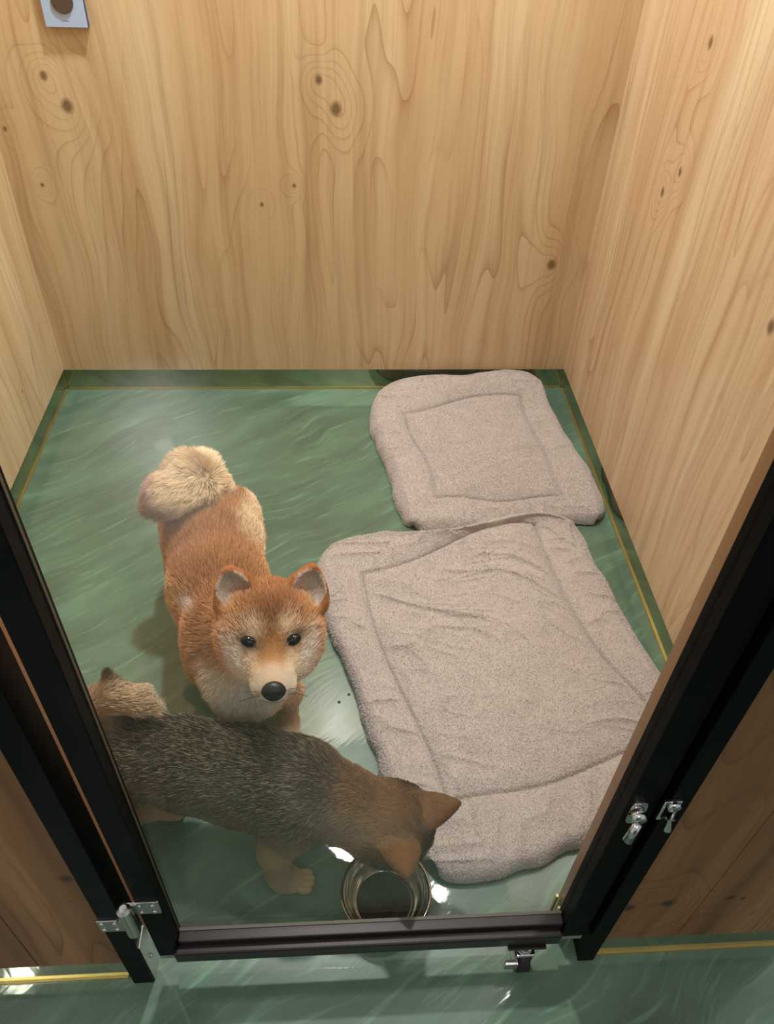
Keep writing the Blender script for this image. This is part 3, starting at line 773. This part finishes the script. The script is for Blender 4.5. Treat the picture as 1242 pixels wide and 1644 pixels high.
def colour1(P, n, rg, rnd):
    Z0 = np.zeros(len(P)); g = lambda k: rg.get(k, Z0)
    nz = vnoise(P * 30)[:, None]
    back_ = srgb(160, 108, 60); side_ = srgb(188, 140, 88); pale = srgb(228, 206, 170); white = srgb(236, 226, 210)
    up_ = smooth01(n[:, 2] + nz[:, 0] * .25, .15, .85)[:, None]
    body = side_ * (1 - up_) + back_ * up_
    fr_ = (smooth01(n[:, 0] + nz[:, 0] * .2, .35, .8) * smooth01(P[:, 1], 1.05, 1.12))[:, None]; body = body * (1 - .7 * fr_) + pale * .7 * fr_
    low = smooth01(.17 - P[:, 2], 0, .07)[:, None]; body = body * (1 - low) + pale * low
    c = body * (g('body') + g('neck') + g('chest'))[:, None] + pale * (g('belly') + g('paw'))[:, None] + (side_ * .45 + pale * .55) * g('leg')[:, None]
    tx = smooth01(P[:, 0] - tp[3][0] + .030 + nz[:, 0] * .012, -.01, .045)[:, None]
    tc = srgb(160, 122, 96) * (1 - tx) + srgb(228, 204, 166) * tx
    c = c + tc * (g('tail') + g('tailtip'))[:, None]
    bib = white * 1.05
    c = c * (1 - .85 * (smooth01(-n[:, 1], .45, .9) * smooth01(P[:, 0], -.225, -.185) * smooth01(.27 - P[:, 2], 0, .08) * (g('neck') + g('chest') + g('body')))[:, None]) + .85 * white * (smooth01(-n[:, 1], .45, .9) * smooth01(P[:, 0], -.225, -.185) * smooth01(.27 - P[:, 2], 0, .08) * (g('neck') + g('chest') + g('body')))[:, None]
    c = c + bib * g('bib')[:, None]
    # face markings in the face frame
    L = (P - H1) @ F1.T; x = np.abs(L[:, 0]) + nz[:, 0] * .003; y = L[:, 1] + nz[:, 0] * .003; z = L[:, 2]
    f = np.broadcast_to(srgb(190, 138, 84), P.shape).copy()
    def mixin(f, m, col): m = np.clip(m, 0, 1)[:, None]; return f * (1 - m) + srgb(*col) * m
    f = mixin(f, smooth01(y, .005, .05) * (1 - smooth01(x, .03, .062)) * .8, (148, 96, 50))
    f = mixin(f, smooth01(y - x * 2.2, .004, .022) * (1 - smooth01(y, .05, .07)) * .75, (126, 78, 40))
    f = mixin(f, blob(np.hypot((x - .020) / 1.35, y - .028), .0115) * .95 * (z > 0), (234, 210, 178))
    f = mixin(f, blob(np.hypot((x - .052) / 1.0, (y + .020) / 1.9), .016) * .98, (236, 226, 216))
    f = mixin(f, blob(np.hypot((x - .040), (y + .048) / 1.4), .018) * .92, (236, 226, 214))
    mz = smooth01(z, .030, .085)
    f = mixin(f, mz * smooth01(x, .010, .030) * .80, (236, 212, 180))
    f = mixin(f, mz * (1 - smooth01(x, .008, .022)) * (1 - smooth01(z, .085, .1)) * .8, (188, 138, 88))
    f = mixin(f, smooth01(z, .076, .098) * (.55 + .4 * smooth01(-y, .036, .050)), (240, 226, 204))
    f = mixin(f, smooth01(-y, .060, .072), (232, 222, 206))
    f = mixin(f, smooth01(x, .060, .080) * .5 * (y < .03), (206, 158, 104))
    # dark rims of eyes
    f = mixin(f, blob(np.hypot((x - .0310) / 1.45, (y - .0075 - (x - .0310) * .30)), .0095) * (z > .02) * .95, (70, 46, 32))
    f = mixin(f, blob(np.abs(y + .0690 + x * .10), .0020) * (x < .026) * (z > .062) * .8, (70, 52, 46))
    c = c + f * g('head')[:, None]
    # ears: grey pink inside, orange outside
    ec = np.zeros_like(c)
    for k, (FE, cen) in enumerate((FE_L, FE_R)):
        Le = (P - cen) @ FE.T
        ins = (n @ FE[2] > .1) & (np.hypot(Le[:, 0] / .029, (Le[:, 1] - .0) / .034) < .95) & (Le[:, 2] < .016)
        m = (np.linalg.norm(Le, axis=1) < .075)
        inner = srgb(200, 183, 168) * (1 - .45 * blob(np.hypot(Le[:, 0] - .0, Le[:, 1] + .012), .012))[:, None]
        outer = np.broadcast_to(srgb(170, 110, 60), P.shape)
        e_ = np.where(ins[:, None], inner, outer)
        ec = np.where(m[:, None], e_, ec)
    c = c + ec * g('ear')[:, None]
    tot = sum(rg.values())[:, None]; c = c / np.clip(tot, .3, None)
    # agouti: a few dark guard hairs on back and face crown, pale tips elsewhere
    gd = ((rnd < .10) & (n[:, 2] > .2))[:, None] * (g('body') + g('neck'))[:, None]
    tip = c * 1.22 + .02
    tip = tip * (1 - gd * .5)
    tip = tip + ((rnd > .80)[:, None] * (g('body') + g('neck') + g('chest'))[:, None]) * .10
    return c, tip
def surf(B, T, x, y, z0=.14):
    for k in range(700):
        z = z0 - k * .0002
        if B.field(T(x, y, z)[None])[0] < 0: return z
    return 0
eye_xy = [(-.0305, .0085), (.0300, .0065)]
eyes1 = [T1(x, y, surf(B, T1, x, y) - .0035) for x, y in eye_xy]
nc1 = T1(0, -.0480, surf(B, T1, 0, -.0480) - .004)
keep1 = lambda C: np.where(np.minimum(np.linalg.norm(C - eyes1[0], axis=1), np.linalg.norm(C - eyes1[1], axis=1)) < .0112, 0., 1.) * np.where(np.linalg.norm((C - nc1) / np.array([1.15, 1, 1]), axis=1) < .014, 0., 1.)
red = grow('dog', B, .0026, (-.46, .66, -.004), (.02, 1.36, .50), colour1, 170000, 'orange red dog with a pale curled tail standing and looking up at the camera', 'dog', 3.0, M_fur, M_skin, keep1)
for sx, c_ in zip((-1, 1), eyes1):
    a_ = -sx * .30
    R_ = np.array([[math.cos(a_), -math.sin(a_), 0], [math.sin(a_), math.cos(a_), 0], [0, 0, 1]])
    sphere('eye', c_, (.0156, .0094, .0086), R_ @ F1, M_eye, red)
def nose_obj(c, F, sc, parent):
    b_ = bmesh.new(); bmesh.ops.create_uvsphere(b_, u_segments=40, v_segments=24, radius=1)
    Ft = np.asarray(F).T
    for v in b_.verts:
        x, y, z = v.co
        wx = .0185 * (1 - .22 * max(0, -y)); X_ = x * wx; Y_ = y * .0145 + (.002 if y > 0 else 0) * (1 - x * x); Z_ = z * .0115
        for sx in (-1, 1):                                     # nostrils
            d_ = math.hypot((X_ - sx * .0088) / 1.2, (Y_ + .002))
            if z > 0: Z_ -= .0050 * math.exp(-(d_ / .0030) ** 2)
        if z > 0: Z_ -= .0012 * math.exp(-(X_ / .0014) ** 2) * (y < .2)
        v.co = Vector(Ft @ (np.array([X_, Y_, Z_]) * sc) + c)
    return obj('nose', b_, M_nose, parent, True)
nose_obj(nc1, F1, 1.0, red)
# whiskers
wp = []
for sx in (-1, 1):
    for k in range(7):
        y0 = -.050 - .004 * (k % 3); x0 = .019 + .002 * (k // 3)
        p = T1(sx * x0, y0, surf(B, T1, sx * x0, y0)); d_ = F1.T @ unit(V3(sx * 1.0, -.25 + .16 * (k % 4), .25 - .1 * (k // 3))); Lw = .026 + .004 * (k % 3)
        wp.append([p, p + d_ * Lw * .5, p + d_ * Lw + F1.T @ V3(0, -.004, -.004)])
strands('whiskers', np.array(wp), np.array([.00022, .00016, .00008]), np.full((len(wp), 3, 3), .02), M_whisk, red, 'stuff')

# ================================================================== dark sable puppy with its head in the bowl
B2 = Body()
fd = lambda P: unitr(np.array([-1.0, .05, 0]) + np.array([0, 0, -1.0]) * smooth01(.26 - P[..., 2], 0, .10)[..., None] * .8)
S0 = at(192, 1202, .212); S1 = at(298, 1225, .202); S2 = at(400, 1245, .195); S3 = at(480, 1264, .196); S4 = at(556, 1294, .180); S5 = at(606, 1314, .166)
B2.cap(S0, S1, .060, .064, 'back', fd, .013)
B2.cap(S1, S2, .066, .070, 'back', fd, .013)
B2.cap(S2, S3, .072, .072, 'back', fd, .013)
B2.cap(S3 + V3(.02, 0, 0), S4, .058, .052, 'neck', fd, .013, k=.014)
B2.cap(S4, S5, .052, .048, 'neck', fd, .011)
B2.cap(S1 + V3(0, 0, -.03), S3 + V3(-.02, 0, -.04), .050, .056, 'belly', fd, .011)
for sy in (-1, 1):                                            # -1 = near side
    th = S0 + V3(.0, sy * .042, -.02)
    B2.ell(th, (.052, .030, .060), 'flank', fd, .012)
    px_, py_ = (-.396, .634) if sy < 0 else (-.326, .676)
    kn = V3(px_ + .030, th[1] + sy * .012, .120)
    hk = V3(px_ - .028, py_ + .003, .078)
    B2.cap(th + V3(0, 0, -.04), kn, .036, .027, 'leg', down, .008)
    B2.cap(kn, hk, .024, .015, 'leg', down, .006)
    B2.cap(hk, V3(px_ - .014, py_, .022), .015, .014, 'leg', down, .004)
    B2.cap(V3(px_ - .014, py_, .016), V3(px_ + .026, py_ - .002, .014), .015, .017, 'paw', V3(1, 0, 0), .003)
    for t_ in (-1.5, -.5, .5, 1.5):
        B2.ell((px_ + .038 + .004 * (abs(t_) < 1), py_ + t_ * .0078, .010), (.011, .0058, .0085), 'paw', V3(1, 0, 0), .003, k=.005)
    sh = S3 + V3(-.008, sy * .040, -.020)
    B2.ell(sh, (.046, .034, .060), 'flank', fd, .012)
    fx, fy = (-.100, .548) if sy < 0 else (-.060, .640)
    el = V3(fx - .004, fy + .006 * -sy, .105)
    B2.cap(sh + V3(-.004, 0, -.03), el, .036, .023, 'leg', down, .007)
    B2.cap(el, V3(fx - .002, fy, .040), .023, .0175, 'leg', down, .004)
    B2.cap(V3(fx - .002, fy, .040), V3(fx + .008, fy - .002, .018), .0175, .0165, 'leg', down, .004)
    B2.cap(V3(fx + .004, fy - .001, .017), V3(fx + .022, fy - .004, .014), .017, .0165, 'paw', V3(1, 0, 0), .0018)
    for t_ in (-1.5, -.5, .5, 1.5):
        B2.ell((fx + .040 + .004 * (abs(t_) < 1), fy - .005 + t_ * .0098, .011), (.0125, .0058, .0105), 'paw', V3(1, 0, 0), .0014, k=.003)
H2 = at(636, 1328, .158)
Zm = unit((.24, -.22, -.94)); F2 = frame(Zm, V3(.78, -.62, .22), 0.0)
SC2 = .80
B2.cap(S5, H2 + V3(0, 0, .0), .048, .043, 'headtop', fd, .008)
T2, nose2, hl2 = head_prims(B2, H2, F2, SC2, .55, nose_off=(0, -.055, .118))
FE2 = []
for sx in (-1, 1):
    FE2.append(ear(B2, T2, F2, SC2, sx, (sx * .060, .066, -.026), .74, .35, r=(.032, .046, .017), lnb=.0035, taper=.60))
t2 = [(168, 1168, .262, .024), (152, 1134, .300, .024), (180, 1118, .318, .023), (218, 1124, .315, .018), (244, 1136, .300, .007)]
tp2 = [at(a_, b_, c_) for a_, b_, c_, _ in t2]
for i in range(4):
    B2.cap(tp2[i], tp2[i + 1], t2[i][3], t2[i + 1][3], 'tail', V3(1.0, .1, .1) if i else V3(-.2, .2, 1), .018, k=.012, stand=.22)
B2.cap(at(176, 1104, .325), at(172, 1084, .350), .018, .006, 'tuft', V3(-.1, .6, .8), .009, k=.003, stand=.2)
B2.cap(S0 + V3(-.02, 0, .03), tp2[0], .036, .026, 'back', V3(0, 0, 1), .013)

def colour2(P, n, rg, rnd):
    Z0 = np.zeros(len(P)); g = lambda k: rg.get(k, Z0)
    nz = vnoise(P * 26)[:, None]; nz2 = vnoise(P * 70)[:, None]
    dark = srgb(74, 63, 50); mid = srgb(118, 98, 72); tan = srgb(150, 122, 88); brown = srgb(128, 90, 50)
    up_ = smooth01(n[:, 2] + nz[:, 0] * .35, -.1, .75)[:, None]
    back_ = mid * (1 - up_) + dark * up_
    xx = smooth01(P[:, 0], -.06, .03)[:, None]
    neck = dark * (1 - xx) * .9 + brown * (.1 + .9 * xx)
    rumpw = smooth01(-P[:, 0], .30, .40)[:, None]
    back_ = back_ * (1 - rumpw * .5) + srgb(128, 104, 76) * rumpw * .5
    c = back_ * (g('back'))[:, None] + (back_ * .62 + mid * .38) * g('flank')[:, None] + neck * g('neck')[:, None]
    c = c + (tan * .6 + mid * .4) * g('belly')[:, None] + tan * 1.15 * g('leg')[:, None] + srgb(196, 166, 126) * g('paw')[:, None] + srgb(14, 13, 13) * g('tuft')[:, None]
    L = (P - H2) @ F2.T; y = L[:, 1]; z = L[:, 2]
    f = np.broadcast_to(brown, P.shape).copy()
    m = (smooth01(z, .05, .08) * smooth01(y, -.01, .01))[:, None]; f = f * (1 - m) + srgb(60, 48, 38) * m
    c = c + f * (g('head') + g('headtop'))[:, None] + srgb(112, 74, 40) * g('ear')[:, None]
    tt_ = smooth01(P[:, 0] - tp2[1][0], -.02, .02)[:, None]
    c = c + (srgb(206, 182, 150)) * g('tail')[:, None]
    tot = sum(rg.values())[:, None]; c = c / np.clip(tot, .3, None)
    w_ = (g('back') + g('flank') + g('neck') * .6)[:, None]
    tip = c * (1 - .45 * w_) * 1.05
    tip = np.where((rnd > .70)[:, None], c * (1 - w_) + srgb(150, 130, 102) * w_, tip)
    c = c * (1 + .22 * w_)
    return c, tip
pup = grow('dog', B2, .0026, (-.46, .46, -.004), (.24, .80, .40), colour2, 150000, 'dark brown sable puppy bending its head into the steel bowl', 'dog', 17.0, M_fur, M_skin)
for sx in (-1, 1):
    x_ = sx * .0345; z_ = surf(B2, T2, x_, .0005) - .0035
    sphere('eye', T2(x_, .0005, z_), (.0095, .0068, .0058), F2, M_eye, pup)
nose_obj(T2(0, -.0515, surf(B2, T2, 0, -.0515) - .003), F2, SC2, pup)
